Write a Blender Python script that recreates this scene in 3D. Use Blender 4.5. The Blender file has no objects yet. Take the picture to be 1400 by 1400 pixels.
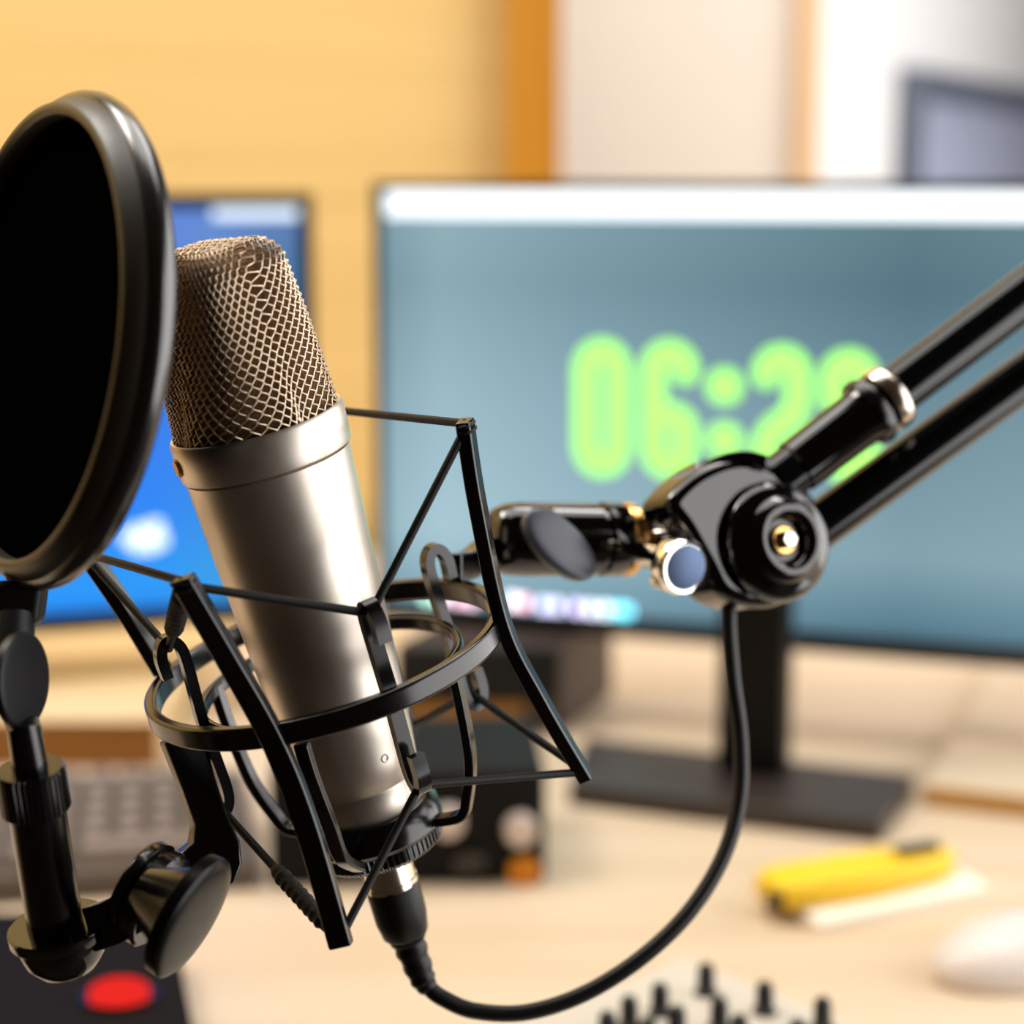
import bpy, bmesh, math, random
from mathutils import Vector as V, Matrix
random.seed(4)
SC = bpy.context.scene
COL = SC.collection
PI = math.pi
rad = math.radians

# ------------------------------------------------------------------ camera
F = 2600.0                       # focal length in pixels of the 1400 px frame
PITCH = math.atan(455 / F)
CAMZ = 1.12
DESK = 0.74
CAM = V((0, 0, CAMZ))
FW = V((0, math.cos(PITCH), -math.sin(PITCH)))
RT = V((1, 0, 0))
UP = RT.cross(FW)
def ray(px, py): return (FW + RT * ((px - 700) / F) - UP * ((py - 700) / F))
def P(px, py, d): return CAM + ray(px, py) * d           # point at depth d
def PY(px, py, y):                                       # point on the plane Y = y
    r = ray(px, py); return CAM + r * (y / r.y)
def PZ(px, py, z):                                       # point at height z
    r = ray(px, py); return CAM + r * ((z - CAMZ) / r.z)
def depth(p): return (p - CAM).dot(FW)

cam_d = bpy.data.cameras.new('camera')
cam = bpy.data.objects.new('camera', cam_d); COL.objects.link(cam)
cam.location = CAM
cam.rotation_euler = (PI / 2 - PITCH, 0, 0)
cam_d.sensor_width = 36; cam_d.lens = F / 1400 * 36
cam_d.clip_start = 0.01
cam_d.dof.use_dof = True
cam_d.dof.focus_distance = 0.508
cam_d.dof.aperture_fstop = 5.8
SC.camera = cam

# ------------------------------------------------------------------ materials
def lin(c):
    return tuple(((x / 255) / 12.92 if x / 255 <= .04045 else ((x / 255 + .055) / 1.055) ** 2.4) for x in c[:3]) + (1,)
def mat(name, rgb, rough=.5, metal=0, bump=None, spec=None, grain=None, coat=0, ior=None):
    m = bpy.data.materials.new(name); m.use_nodes = True
    nt = m.node_tree; b = nt.nodes['Principled BSDF']
    b.inputs['Base Color'].default_value = lin(rgb)
    b.inputs['Roughness'].default_value = rough
    b.inputs['Metallic'].default_value = metal
    if spec is not None: b.inputs['Specular IOR Level'].default_value = spec
    if ior: b.inputs['IOR'].default_value = ior
    if coat: b.inputs['Coat Weight'].default_value = coat
    tc = nt.nodes.new('ShaderNodeTexCoord')
    n = nt.nodes.new('ShaderNodeTexNoise')
    nt.links.new(tc.outputs['Object'], n.inputs['Vector'])
    n.inputs['Scale'].default_value = (bump[0] if bump else 300)
    n.inputs['Detail'].default_value = 4
    if bump:
        bp = nt.nodes.new('ShaderNodeBump'); bp.inputs['Strength'].default_value = bump[1]
        bp.inputs['Distance'].default_value = bump[2]
        nt.links.new(n.outputs['Fac'], bp.inputs['Height']); nt.links.new(bp.outputs['Normal'], b.inputs['Normal'])
    else:                                   # slight unevenness of the finish
        mr = nt.nodes.new('ShaderNodeMapRange')
        mr.inputs['To Min'].default_value = max(0, rough - .04); mr.inputs['To Max'].default_value = min(1, rough + .04)
        nt.links.new(n.outputs['Fac'], mr.inputs['Value']); nt.links.new(mr.outputs['Result'], b.inputs['Roughness'])
    if grain:                               # (second colour, scale xyz): wood grain / weave
        mp = nt.nodes.new('ShaderNodeMapping'); mp.inputs['Scale'].default_value = grain[1]
        g = nt.nodes.new('ShaderNodeTexNoise'); g.inputs['Scale'].default_value = 1; g.inputs['Detail'].default_value = 6
        nt.links.new(tc.outputs['Object'], mp.inputs['Vector']); nt.links.new(mp.outputs['Vector'], g.inputs['Vector'])
        cr = nt.nodes.new('ShaderNodeValToRGB')
        cr.color_ramp.elements[0].position = .35; cr.color_ramp.elements[1].position = .65
        cr.color_ramp.elements[0].color = lin(grain[0]); cr.color_ramp.elements[1].color = lin(rgb)
        nt.links.new(g.outputs['Fac'], cr.inputs['Fac']); nt.links.new(cr.outputs['Color'], b.inputs['Base Color'])
    return m
def emis(name, rgb, k=1.0):
    m = bpy.data.materials.new(name); m.use_nodes = True
    nt = m.node_tree; nt.nodes.remove(nt.nodes['Principled BSDF'])
    e = nt.nodes.new('ShaderNodeEmission'); e.inputs['Color'].default_value = lin(rgb); e.inputs['Strength'].default_value = k
    nt.links.new(e.outputs[0], nt.nodes['Material Output'].inputs['Surface'])
    return m
def screen_mat(name, axes, stops, k=1.0, glow=None):
    """picture shown by a screen: a wallpaper gradient in object coordinates; axes=(direction, lo, hi)"""
    m = emis(name, (0, 0, 0), k); nt = m.node_tree
    e = [n for n in nt.nodes if n.type == 'EMISSION'][0]
    tc = nt.nodes.new('ShaderNodeTexCoord')
    out = None
    for (d, lo, hi), st in zip(axes, stops):
        dp = nt.nodes.new('ShaderNodeVectorMath'); dp.operation = 'DOT_PRODUCT'; dp.inputs[1].default_value = d
        nt.links.new(tc.outputs['Object'], dp.inputs[0])
        mr = nt.nodes.new('ShaderNodeMapRange'); mr.inputs['From Min'].default_value = lo; mr.inputs['From Max'].default_value = hi
        nt.links.new(dp.outputs['Value'], mr.inputs['Value'])
        cr = nt.nodes.new('ShaderNodeValToRGB')
        el = cr.color_ramp.elements
        while len(el) < len(st): el.new(.5)
        for i, (p, c) in enumerate(st): el[i].position = p; el[i].color = lin(c)
        nt.links.new(mr.outputs['Result'], cr.inputs['Fac'])
        if out is None: out = cr.outputs['Color']
        else:
            mx = nt.nodes.new('ShaderNodeMix'); mx.data_type = 'RGBA'; mx.inputs['Factor'].default_value = .5
            nt.links.new(out, mx.inputs['A']); nt.links.new(cr.outputs['Color'], mx.inputs['B'])
            out = mx.outputs['Result']
    nt.links.new(out, e.inputs['Color'])
    return m

M = {}
M['nickel'] = mat('satin nickel', (220, 210, 198), .40, 1)
M['wire'] = mat('grille wire', (214, 190, 164), .30, 1)
M['inner'] = mat('inner fine mesh', (128, 98, 68), .5, .8, bump=(3000, 1, .0010))
M['gold'] = mat('gold dot', (250, 190, 84), .45, .6)
M['black'] = mat('black satin metal', (5, 5, 6), .2, 0, ior=1.6)
M['gloss'] = mat('black gloss metal', (4, 4, 5), .09, 0, ior=1.65)
M['matte'] = mat('black matte plastic', (16, 16, 18), .48, bump=(900, .15, .0004))
M['wing_sheen'] = mat('plastic with painted sheen', (72, 76, 90), .36, ior=1.6)  # reflected light on the clamp wing put into a lighter base grey
M['cord'] = mat('black elastic cord', (7, 7, 6), .6, grain=((16, 14, 12), (900, 900, 900)), spec=.3)
M['sleeve'] = mat('dark fabric sleeve', (32, 27, 22), .75, bump=(900, .8, .001))
M['mesh'] = mat('black nylon mesh', (2, 2, 2), .95, grain=((5, 5, 4), (700, 700, 700)), spec=.0)
M['knob'] = mat('black knob plastic', (5, 5, 6), .34, spec=.22)
M['knobdark'] = mat('dark knob face', (22, 22, 27), .42, spec=.3)
M['lip'] = mat('black ring with gold reflection', (36, 27, 12), .42, ior=1.6)  # black front ring; its gold reflection is put into the colour
M['hoop'] = mat('black hoop plastic', (8, 6, 5), .22, ior=1.9)
M['rubber'] = mat('black rubber', (9, 9, 9), .42, spec=.35)
M['chrome'] = mat('chrome', (235, 232, 228), .08, 1)
M['shell'] = mat('nickel shell', (236, 226, 212), .2, 1)
M['brass'] = mat('brass', (226, 178, 108), .2, 1)
M['steel'] = mat('blued cap', (84, 98, 124), .38, 1)
M['silver'] = mat('silver ring', (226, 212, 200), .22, 1)
M['tube'] = mat('gloss black tube', (3, 7, 8), .12, 0, spec=.5)
M['desk'] = mat('pale birch desk', (214, 193, 167), .5, grain=((206, 182, 152), (3, 40, 40)))
M['riser'] = mat('birch board', (236, 208, 160), .5, grain=((224, 190, 138), (4, 40, 40)))
M['edge_shade'] = mat('dark shaded edge', (150, 98, 30), .6)  # shade on the riser's front, painted as a darker brown
M['edge'] = mat('shaded edge', (190, 140, 66), .5)  # shadow line at the shelf board's front, put in as brown colour
M['yellow'] = mat('yellow wood panel', (217, 186, 124), .55, grain=((208, 176, 112), (2, 20, 160)))
M['post'] = mat('amber wood post', (182, 122, 20), .5, grain=((174, 114, 16), (30, 30, 2)))
M['cream'] = mat('cream paint', (222, 212, 200), .8, bump=(60, .1, .002))
M['strip'] = mat('pale wood strip', (214, 176, 134), .6)
M['white'] = mat('white paint', (236, 234, 233), .8, bump=(60, .1, .002))
M['floor'] = mat('dark brown floor', (58, 42, 30), .7, grain=((50, 36, 26), (8, 8, 8)))
M['bezel'] = mat('monitor black plastic', (10, 11, 13), .4)
M['stand'] = mat('dark brown stand', (50, 40, 36), .42)
M['standcol'] = mat('black stand column', (8, 6, 6), .5, spec=.2)
M['keys'] = mat('grey keys', (130, 114, 98), .6)
M['keyb'] = mat('keyboard body', (88, 76, 65), .6)
M['speaker'] = mat('dark brown veneer', (66, 47, 33), .55, grain=((58, 40, 28), (10, 10, 90)))
M['amber'] = mat('amber plinth', (160, 108, 34), .5)
M['grillcloth'] = mat('black speaker cloth', (14, 11, 9), .9, bump=(1500, .4, .0006))
M['interface'] = mat('black device shell', (6, 5, 4), .6, spec=.2)
M['knobsilver'] = mat('silver knob', (215, 200, 190), .45, .3)
M['jack'] = mat('orange brass jack', (232, 150, 40), .35, .4)
M['red'] = emis('red lit button', (240, 44, 38), 1.0)
M['device'] = mat('black brown device', (14, 9, 8), .7, spec=.1)
M['knife'] = mat('yellow plastic', (246, 200, 26), .4)
M['dark'] = mat('dark slider', (60, 46, 18), .5)
M['paper'] = mat('white paper', (246, 236, 220), .8)
M['mouse'] = mat('white mouse shell', (228, 218, 212), .35)
M['mixer'] = mat('light grey mixer panel', (206, 196, 182), .45)
M['knobblack'] = mat('black mixer knob', (14, 12, 12), .4)
M['frameg'] = mat('dark grey frame', (92, 98, 114), .5)
M['panelg'] = mat('grey lilac panel', (176, 182, 206), .5)
M['green'] = emis('green clock digits', (165, 255, 112), 1.7)
M['bar'] = emis('white window bar', (246, 252, 255), 1.7)
M['txt'] = emis('white screen lettering', (222, 220, 255), 1.2)

# ------------------------------------------------------------------ mesh helpers
def wloc(o):
    l = V((0, 0, 0))
    while o is not None:
        l += o.location; o = o.parent
    return l
def finish(name, bm, m, parent=None, sharp=35, bevel=0, kind=None, loc=None):
    """links one bmesh (world coordinates) as ONE object; children are stored relative to their parent"""
    me = bpy.data.meshes.new(name)
    base = wloc(parent) if parent is not None else V(loc if loc is not None else (0, 0, 0))
    bmesh.ops.recalc_face_normals(bm, faces=bm.faces[:])
    bmesh.ops.translate(bm, vec=-base, verts=bm.verts[:])
    bm.to_mesh(me); bm.free()
    for p in me.polygons: p.use_smooth = True
    me.set_sharp_from_angle(angle=rad(sharp))
    for mm in (m if isinstance(m, (list, tuple)) else [m]): me.materials.append(mm)
    o = bpy.data.objects.new(name, me); COL.objects.link(o)
    if parent is not None: o.parent = parent
    else: o.location = base
    if bevel:
        b = o.modifiers.new('bevel', 'BEVEL'); b.width = bevel; b.segments = 3; b.limit_method = 'ANGLE'; b.angle_limit = rad(40)
    if kind: o['kind'] = kind
    return o
def thing(name, label, cat, loc, group=None):
    o = bpy.data.objects.new(name, None); COL.objects.link(o)
    o.location = loc; o['label'] = label; o['category'] = cat; o.empty_display_size = .02
    if group: o['group'] = group
    return o
def tag(o, label, cat, group=None):
    o['label'] = label; o['category'] = cat
    if group: o['group'] = group
    return o
def perp(d):
    d = d.normalized()
    a = V((0, 0, 1)) if abs(d.z) < .9 else V((1, 0, 0))
    x = a.cross(d).normalized()
    return x, d.cross(x)
def smooth(pts, n=8, closed=False):
    """Catmull-Rom through the points"""
    out = []; N = len(pts)
    rng = range(N) if closed else range(N - 1)
    for i in rng:
        if closed: p0, p1, p2, p3 = pts[(i - 1) % N], pts[i], pts[(i + 1) % N], pts[(i + 2) % N]
        else: p0, p1, p2, p3 = pts[max(i - 1, 0)], pts[i], pts[i + 1], pts[min(i + 2, N - 1)]
        for k in range(n):
            t = k / n
            out.append(.5 * ((2 * p1) + (p2 - p0) * t + (2 * p0 - 5 * p1 + 4 * p2 - p3) * t * t + (3 * p1 - p0 - 3 * p2 + p3) * t ** 3))
    if not closed: out.append(pts[-1].copy())
    return out
def tube(bm, pts, r, seg=12, closed=False, caps=True):
    n = len(pts); rings = []
    x = None
    for i, p in enumerate(pts):
        if closed: t = pts[(i + 1) % n] - pts[i - 1]
        else: t = pts[min(i + 1, n - 1)] - pts[max(i - 1, 0)]
        t.normalize()
        if x is None: x, y = perp(t)
        else:
            x = (x - t * x.dot(t)).normalized(); y = t.cross(x)
        rr = r[i] if isinstance(r, (list, tuple)) else r
        rings.append([bm.verts.new(p + (x * math.cos(2 * PI * k / seg) + y * math.sin(2 * PI * k / seg)) * rr) for k in range(seg)])
    m = n if closed else n - 1
    for i in range(m):
        a, b = rings[i], rings[(i + 1) % n]
        for k in range(seg):
            bm.faces.new((a[k], a[(k + 1) % seg], b[(k + 1) % seg], b[k]))
    if caps and not closed:
        bm.faces.new(rings[0][::-1]); bm.faces.new(rings[-1])
def strip(bm, pts, wd, w, t, closed=False):
    """flat bar: wd[i] = direction of the width, w wide, t thick"""
    n = len(pts); rings = []
    for i, p in enumerate(pts):
        if closed: tg = pts[(i + 1) % n] - pts[i - 1]
        else: tg = pts[min(i + 1, n - 1)] - pts[max(i - 1, 0)]
        tg.normalize()
        d = wd[i] if isinstance(wd, list) else wd
        a = (d - tg * d.dot(tg)).normalized(); b = tg.cross(a)
        ww = w[i] if isinstance(w, (list, tuple)) else w
        rings.append([bm.verts.new(p + a * (sx * ww / 2) + b * (sy * t / 2)) for sx, sy in ((-1, -1), (1, -1), (1, 1), (-1, 1))])
    m = n if closed else n - 1
    for i in range(m):
        a, b = rings[i], rings[(i + 1) % n]
        for k in range(4): bm.faces.new((a[k], a[(k + 1) % 4], b[(k + 1) % 4], b[k]))
    if not closed:
        bm.faces.new(rings[0][::-1]); bm.faces.new(rings[-1])
def lathe(bm, o, axis, prof, seg=48, xdir=None, rfun=None):
    """prof: list of (radius, height along axis)"""
    axis = axis.normalized()
    if xdir is None: x, y = perp(axis)
    else:
        x = (xdir - axis * xdir.dot(axis)).normalized(); y = axis.cross(x)
    rings = []
    for r, h in prof:
        if r < 1e-7: rings.append([bm.verts.new(o + axis * h)])
        else:
            rings.append([bm.verts.new(o + axis * h + (x * math.cos(2 * PI * k / seg) + y * math.sin(2 * PI * k / seg)) * (r * (rfun(k) if rfun else 1))) for k in range(seg)])
    for a, b in zip(rings, rings[1:]):
        for k in range(seg):
            q = [a[k % len(a)], a[(k + 1) % len(a)], b[(k + 1) % len(b)], b[k % len(b)]]
            q2 = []
            for vv in q:
                if vv not in q2: q2.append(vv)
            if len(q2) > 2: bm.faces.new(q2)
    for rg, fl in ((rings[0], 1), (rings[-1], 0)):
        if len(rg) > 1: bm.faces.new(rg[::-1] if fl else rg)
def box(bm, o, ax, ay, az):
    """o = corner, ax, ay, az = full edge vectors"""
    v = [bm.verts.new(o + ax * i + ay * j + az * k) for i in (0, 1) for j in (0, 1) for k in (0, 1)]
    for f in ((0, 1, 3, 2), (4, 6, 7, 5), (0, 4, 5, 1), (2, 3, 7, 6), (0, 2, 6, 4), (1, 5, 7, 3)): bm.faces.new([v[i] for i in f])
def prism(bm, pts, ext):
    a = [bm.verts.new(p) for p in pts]; b = [bm.verts.new(p + ext) for p in pts]
    bm.faces.new(a[::-1]); bm.faces.new(b)
    n = len(a)
    for i in range(n): bm.faces.new((a[i], a[(i + 1) % n], b[(i + 1) % n], b[i]))
def B(): return bmesh.new()
def camvec(r, u, t):             # direction: right, up, towards the camera (in the camera's frame)
    return (RT * r + UP * u - FW * t).normalized()

# ------------------------------------------------------------------ setting
X_, Y_, Z_ = V((1, 0, 0)), V((0, 1, 0)), V((0, 0, 1))
bm = B(); box(bm, V((-2.6, -1.6, -.05)), X_ * 5.2, Y_ * 5.4, Z_ * .05)
finish('floor', bm, M['floor'], kind='structure')
YW = 1.98
xL = -1.6; xA = PY(693, 200, YW).x; xB = PY(766, 200, YW - .04).x
bm = B(); box(bm, V((xL, YW, 0)), X_ * (xA - xL), Y_ * .05, Z_ * 2.6)
finish('wall_back', bm, M['yellow'], kind='structure')
bm = B(); box(bm, V((-1.65, .55, 0)), X_ * .05, Y_ * (YW - .55), Z_ * 2.6)
finish('wall_left', bm, M['yellow'], kind='structure')
bm = B(); box(bm, V((xA, YW - .04, 0)), X_ * (xB - xA), Y_ * .10, Z_ * 2.6)
finish('trim_1', bm, M['post'], kind='structure')
YB = 2.25
xC = PY(1084, 200, YB).x; xD = PY(1117, 200, YB).x
bm = B(); box(bm, V((xB - .4, YB, 0)), X_ * (xC - xB + .4), Y_ * .05, Z_ * 2.6)
finish('wall_middle', bm, M['cream'], kind='structure')
bm = B(); box(bm, V((xC, YB - .015, 0)), X_ * (xD - xC), Y_ * .07, Z_ * 2.6)
finish('trim_2', bm, M['strip'], kind='structure')
# white wall that runs away to the right
w0 = V((xD, YB, 0)); wd_ = V((.46, .89, 0)).normalized()
wn = V((wd_.y, -wd_.x, 0))                  # faces the room
bm = B(); box(bm, w0, wd_ * 1.6, -wn * .05, Z_ * 2.6)
finish('wall_right', bm, M['white'], kind='structure')
# framed grey panel on it: solve where two pixels meet the wall
def on_wall(px, py):
    r = ray(px, py); t = (w0 - CAM).dot(wn) / r.dot(wn); return CAM + r * t
a = on_wall(1226, 92); c = on_wall(1440, 92)
a = a + wn * .004; width = (c - a).dot(wd_)
top = on_wall(1226, 94).z
pan = thing('wall_display', 'grey lilac display panel in a dark frame on the white wall at upper right', 'display', V((a.x, a.y, top - .34)))
bm = B()
o = V((a.x, a.y, top - .34)); hgt = .34
fw = .036
for (s, wv, hv) in ((o, wd_ * width, Z_ * fw), (o + Z_ * (hgt - fw), wd_ * width, Z_ * fw), (o + Z_ * fw, wd_ * fw * .55, Z_ * (hgt - 2 * fw)), (o + Z_ * fw + wd_ * (width - fw * .9), wd_ * fw * .9, Z_ * (hgt - 2 * fw))):
    box(bm, s, wv, wn * .03, hv)
finish('frame', bm, M['frameg'], pan)
bm = B(); box(bm, o + Z_ * fw + wd_ * fw * .55, wd_ * (width - 1.45 * fw), wn * .012, Z_ * (hgt - 2 * fw))
finish('screen', bm, M['panelg'], pan)

# ------------------------------------------------------------------ desk
dk = thing('desk', 'pale birch desk top carrying the monitors, keyboard and mixer', 'desk', (0, 1.2, 0))
bm = B(); box(bm, V((-1.3, .6, DESK - .03)), X_ * 2.6, Y_ * 1.34, Z_ * .03)
finish('tabletop', bm, M['desk'], dk, bevel=.003)
for sx in (-1.2, 1.15):
    for sy in (.68, 1.8):
        bm = B(); box(bm, V((sx, sy, 0)), X_ * .05, Y_ * .05, Z_ * (DESK - .03)); finish('leg', bm, M['standcol'], dk)

# raised boards
p = PZ(215, 985, DESK + .031)
bm = B(); box(bm, V((-1.15, p.y, DESK)), X_ * (p.x + 1.15), Y_ * .42, Z_ * .031)
rs_ = thing('monitor_riser', 'pale wooden riser board on the desk behind the grey keyboard', 'riser', (p.x - .3, p.y, DESK))
finish('board', bm, M['riser'], rs_, bevel=.001)
bm = B(); box(bm, V((-1.15, p.y - .003, DESK)), X_ * (p.x + 1.15), Y_ * .003, Z_ * .0305)
finish('shaded_edge', bm, M['edge_shade'], rs_)
p = PZ(1262, 1076, DESK + .012); q = PZ(1420, 1094, DESK + .012)
d1 = (q - p).normalized(); d2 = V((-d1.y, d1.x, 0))
sh = thing('desk_shelf', 'low pale wooden board with shaded brown edge at the right behind the yellow knife', 'shelf', V((p.x, p.y, DESK)))
bm = B(); box(bm, p - Z_ * .012 + d2 * .004, d1 * .7, d2 * .45, Z_ * .012); finish('board', bm, M['desk'], sh, bevel=.001)
bm = B(); box(bm, p - Z_ * .012, d1 * .7, d2 * .004, Z_ * .012); finish('shaded_edge', bm, M['edge'], sh)

# ------------------------------------------------------------------ monitors
def monitor(name, label, TL, TR, zb, width, off, smat, cat='monitor', bz=.006):
    """TL, TR: top corners seen in the picture; off: how far the case starts left of TL"""
    d = TR - TL; d.z = 0; d.normalize()
    n = V((-d.y, d.x, 0))                    # to the back
    o = V((TL.x, TL.y, 0)) - d * off
    zt = TL.z
    t = thing(name, label, cat, V((o.x, o.y, DESK)) + d * width / 2 + n * .08)
    bb = .014
    bm = B()
    for (s, wv, hv) in ((o + Z_ * zb, d * width, Z_ * bb), (o + Z_ * (zt - bz), d * width, Z_ * bz), (o + Z_ * (zb + bb), d * bz, Z_ * (zt - zb - bb - bz)), (o + d * (width - bz) + Z_ * (zb + bb), d * bz, Z_ * (zt - zb - bb - bz))):
        box(bm, s, wv, n * .014, hv)
    finish('bezel', bm, M['bezel'], t)
    bm = B(); box(bm, o + d * bz + n * .002 + Z_ * (zb + bb), d * (width - 2 * bz), n * .006, Z_ * (zt - zb - bb - bz))
    scr = finish('screen', bm, smat, t)
    bm = B(); box(bm, o + n * .008 + d * .004 + Z_ * (zb + .004), d * (width - .008), n * .03, Z_ * (zt - zb - .008)); 
    box(bm, o + n * .038 + d * (width * .25) + Z_ * (zb + .06), d * (width * .5), n * .02, Z_ * (zt - zb - .12))
    finish('back_shell', bm, M['bezel'], t, bevel=.002)
    return t, o, d, n, scr

TL = PY(509, 249, 1.35); TR = PY(1400, 249, 1.21)
zb1 = PY(520, 846, 1.35).z
dd = (TR - TL); dd.z = 0; dd.normalize()
base = V((TL.x + dd.x * .28, TL.y + dd.y * .28, DESK)); nn = V((-dd.y, dd.x, 0)); base += nn * .08
def rel(d, k): return tuple(d * k)
mid_rel = V((TL.x, TL.y, (zb1 + TL.z) / 2)) - base
# wallpaper of the clock screen: light on the left, darker towards the upper right
def dotrel(dirv, pt): return dirv.dot(pt - base)
s_big = screen_mat('teal grey wallpaper',
    [(tuple(dd), dotrel(dd, TL), dotrel(dd, TL) + .5), (tuple(Z_), zb1 - DESK, TL.z - DESK)],
    [[(0, (140, 172, 184)), (.10, (176, 208, 218)), (.3, (146, 180, 192)), (.75, (84, 118, 130)), (1, (110, 142, 152))],
     [(0, (20, 60, 92)), (.08, (100, 140, 160)), (.22, (164, 196, 208)), (.5, (138, 168, 182)), (.78, (88, 118, 132)), (1, (116, 146, 156))]], 1.0)
mon, mo, md, mn, scr = monitor('computer_monitor', 'large monitor at centre right showing a green digital clock on grey blue', TL, TR, zb1, .56, 0, s_big)
def on_scr(px, py, lift=.0):                 # point on the big screen's front plane
    r = ray(px, py); t = (V((TL.x, TL.y, 0)) + mn * (.002 - lift) - CAM).dot(mn) / r.dot(mn); return CAM + r * t
# white bar of the window along the top of the screen
a = on_scr(511, 259); b_ = on_scr(511, 295)
zt_ = a.z; zb_ = b_.z
bm = B(); box(bm, V((mo.x, mo.y, zb_)) + md * .010 + mn * .0005, md * .54, mn * .0013, Z_ * (zt_ - zb_ ))
finish('title_bar', bm, M['bar'], scr)
# digits, drawn as thick rounded strokes standing a hair in front of the screen
def stroke(bm, pts, r):
    """flat stroke with round ends on the screen"""
    def disc(c, rr):
        vs = [bm.verts.new(c + md * (rr * math.cos(2 * PI * k / 20)) + Z_ * (rr * math.sin(2 * PI * k / 20))) for k in range(20)]
        bm.faces.new(vs)
    for i, p_ in enumerate(pts):
        disc(p_, r)
        if i:
            q_ = pts[i - 1]; t = (p_ - q_)
            if t.length < 1e-6: continue
            t.normalize(); s = t.cross(mn)
            bm.faces.new([bm.verts.new(x) for x in (q_ + s * r, q_ - s * r, p_ - s * r, p_ + s * r)])
def digit(path_px, r, name='clock_digit'):
    bm = B()
    for pth in path_px:
        stroke(bm, [on_scr(x, y, .001) for x, y in pth], r)
    return finish(name, bm, M['green'], scr)
def arc(cx, cy, rx, ry, a0, a1, n=10):
    return [(cx + rx * math.cos(rad(a0 + (a1 - a0) * i / n)), cy - ry * math.sin(rad(a0 + (a1 - a0) * i / n))) for i in range(n + 1)]
R0 = .0083
x0 = 823
digit([arc(x0, 505, 22, 24, 0, 180) + arc(x0, 610, 22, 24, 180, 360) + [(x0 + 22, 505)]], R0)
x0 = 915
digit([arc(x0, 507, 22, 24, 0, 180) + arc(x0, 612, 22, 24, 180, 360) + arc(x0, 590, 22, 22, 0, 180)], R0)
for yy in (528, 602): digit([[(990, yy), (991, yy)]], .0115, 'clock_colon_dot')
x0 = 1069
digit([arc(x0, 512, 22, 22, 180, 0) + [(1091, 545), (1084, 570), (1060, 585), (1046, 605), (1044, 638)], [(1044, 640), (1096, 642)]], R0)
x0 = 1161
digit([arc(x0, 540, 22, 20, 0, -180) + arc(x0, 518, 22, 22, 180, 0) + [(1183, 616)] + arc(x0, 618, 22, 24, 0, -170)], R0)
# taskbar icons along the lower edge of the screen
ic = [(585, 815, (190, 255, 225)), (603, 816, (255, 255, 255)), (626, 818, (255, 190, 215)), (644, 820, (255, 215, 235)), (700, 822, (250, 250, 255)),
      (715, 824, (255, 190, 205)), (742, 828, (214, 220, 255)), (760, 829, (226, 220, 255)), (788, 831, (226, 206, 255)), (808, 833, (235, 235, 255)),
      (828, 834, (235, 250, 255)), (846, 835, (120, 235, 255)), (856, 836, (130, 235, 255))]
for x, y, c in ic:
    bm = B(); p_ = on_scr(x, y, .001); s = .0036
    box(bm, p_ - md * s - Z_ * s, md * 2 * s, mn * .0008, Z_ * 2 * s)
    finish('taskbar_icon', bm, emis('taskbar icon colour', c, 3.4), scr)
# stand: column and plate
bp = [PZ(x, y, DESK + .014) for x, y in ((1204, 1122), (1250, 1058), (802, 1007), (778, 1071))]
ctr = PZ(1024, 1060, DESK + .014)
bm = B(); prism(bm, [V((q_.x, q_.y, DESK)) for q_ in bp], Z_ * .014)
finish('stand_base', bm, M['stand'], mon, bevel=.0015)
cc = ctr + md * .0
bm = B(); box(bm, V((cc.x, cc.y, DESK + .014)) - md * .021, md * .042, mn * .03, Z_ * (zb1 + .12 - DESK - .014))
finish('stand_column', bm, M['standcol'], mon, bevel=.002)
bm = B(); pts = smooth([PZ(1262, 990, DESK + .01) + Z_ * .13 + mn * .05, PZ(1258, 950, DESK + .03), PZ(1275, 985, DESK + .006), PZ(1300, 1000, DESK + .005)], 8)
# left monitor
TLr = PY(427, 264, 1.35); TLl = PY(60, 266, 1.297)
d_ = (TLr - TLl); d_.z = 0; d_.normalize()
TLl = TLr - d_ * .56
zb2 = PY(60, 866, 1.297).z
base2 = V((TLl.x, TLl.y, DESK)) + d_ * .28 + V((-d_.y, d_.x, 0)) * .08
xr = d_.dot(TLr - base2)
s_left = screen_mat('blue sky wallpaper',
    [(tuple(d_), xr - .26, xr), (tuple(Z_), zb2 - DESK, TLr.z - DESK)],
    [[(0, (50, 130, 255)), (.55, (60, 140, 245)), (.74, (80, 150, 205)), (.9, (54, 124, 146)), (1, (50, 116, 138))],
     [(0, (10, 110, 225)), (.1, (40, 172, 255)), (.3, (48, 134, 250)), (.55, (60, 110, 232)), (.8, (90, 130, 190)), (.92, (126, 136, 214)), (1, (100, 108, 180))]], 1.0)
mon2, mo2, md2, mn2, scr2 = monitor('computer_monitor', 'monitor at left showing a bright blue sky wallpaper, behind the microphone', TLl + Z_ * (TLr.z - TLl.z), TLr, zb2, .56, 0, s_left, bz=.010)
def on_scr2(px, py, lift=.0):
    r = ray(px, py); t = (V((TLr.x, TLr.y, 0)) + mn2 * (.002 - lift) - CAM).dot(mn2) / r.dot(mn2); return CAM + r * t
for i, x in enumerate((300, 316, 330, 345, 358, 371, 386, 404)):
    bm = B(); p_ = on_scr2(x, 289, .001); s = .0046
    box(bm, p_ - md2 * s - Z_ * s, md2 * 2 * s, mn2 * .0008, Z_ * 2 * s)
    finish('desktop_icon', bm, emis('desktop icon white', (214, 226, 240), 1.7), scr2)
for x, y in ((178, 735), (192, 728), (205, 733), (212, 722), (205, 744), (218, 738), (190, 744)):
    bm = B(); p_ = on_scr2(x, y, .001); s = .005
    box(bm, p_ - md2 * s - Z_ * s, md2 * 2 * s, mn2 * .0008, Z_ * 2 * s)
    finish('desktop_lettering', bm, emis('pale lettering', (220, 236, 255), 1.8), scr2)
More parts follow.
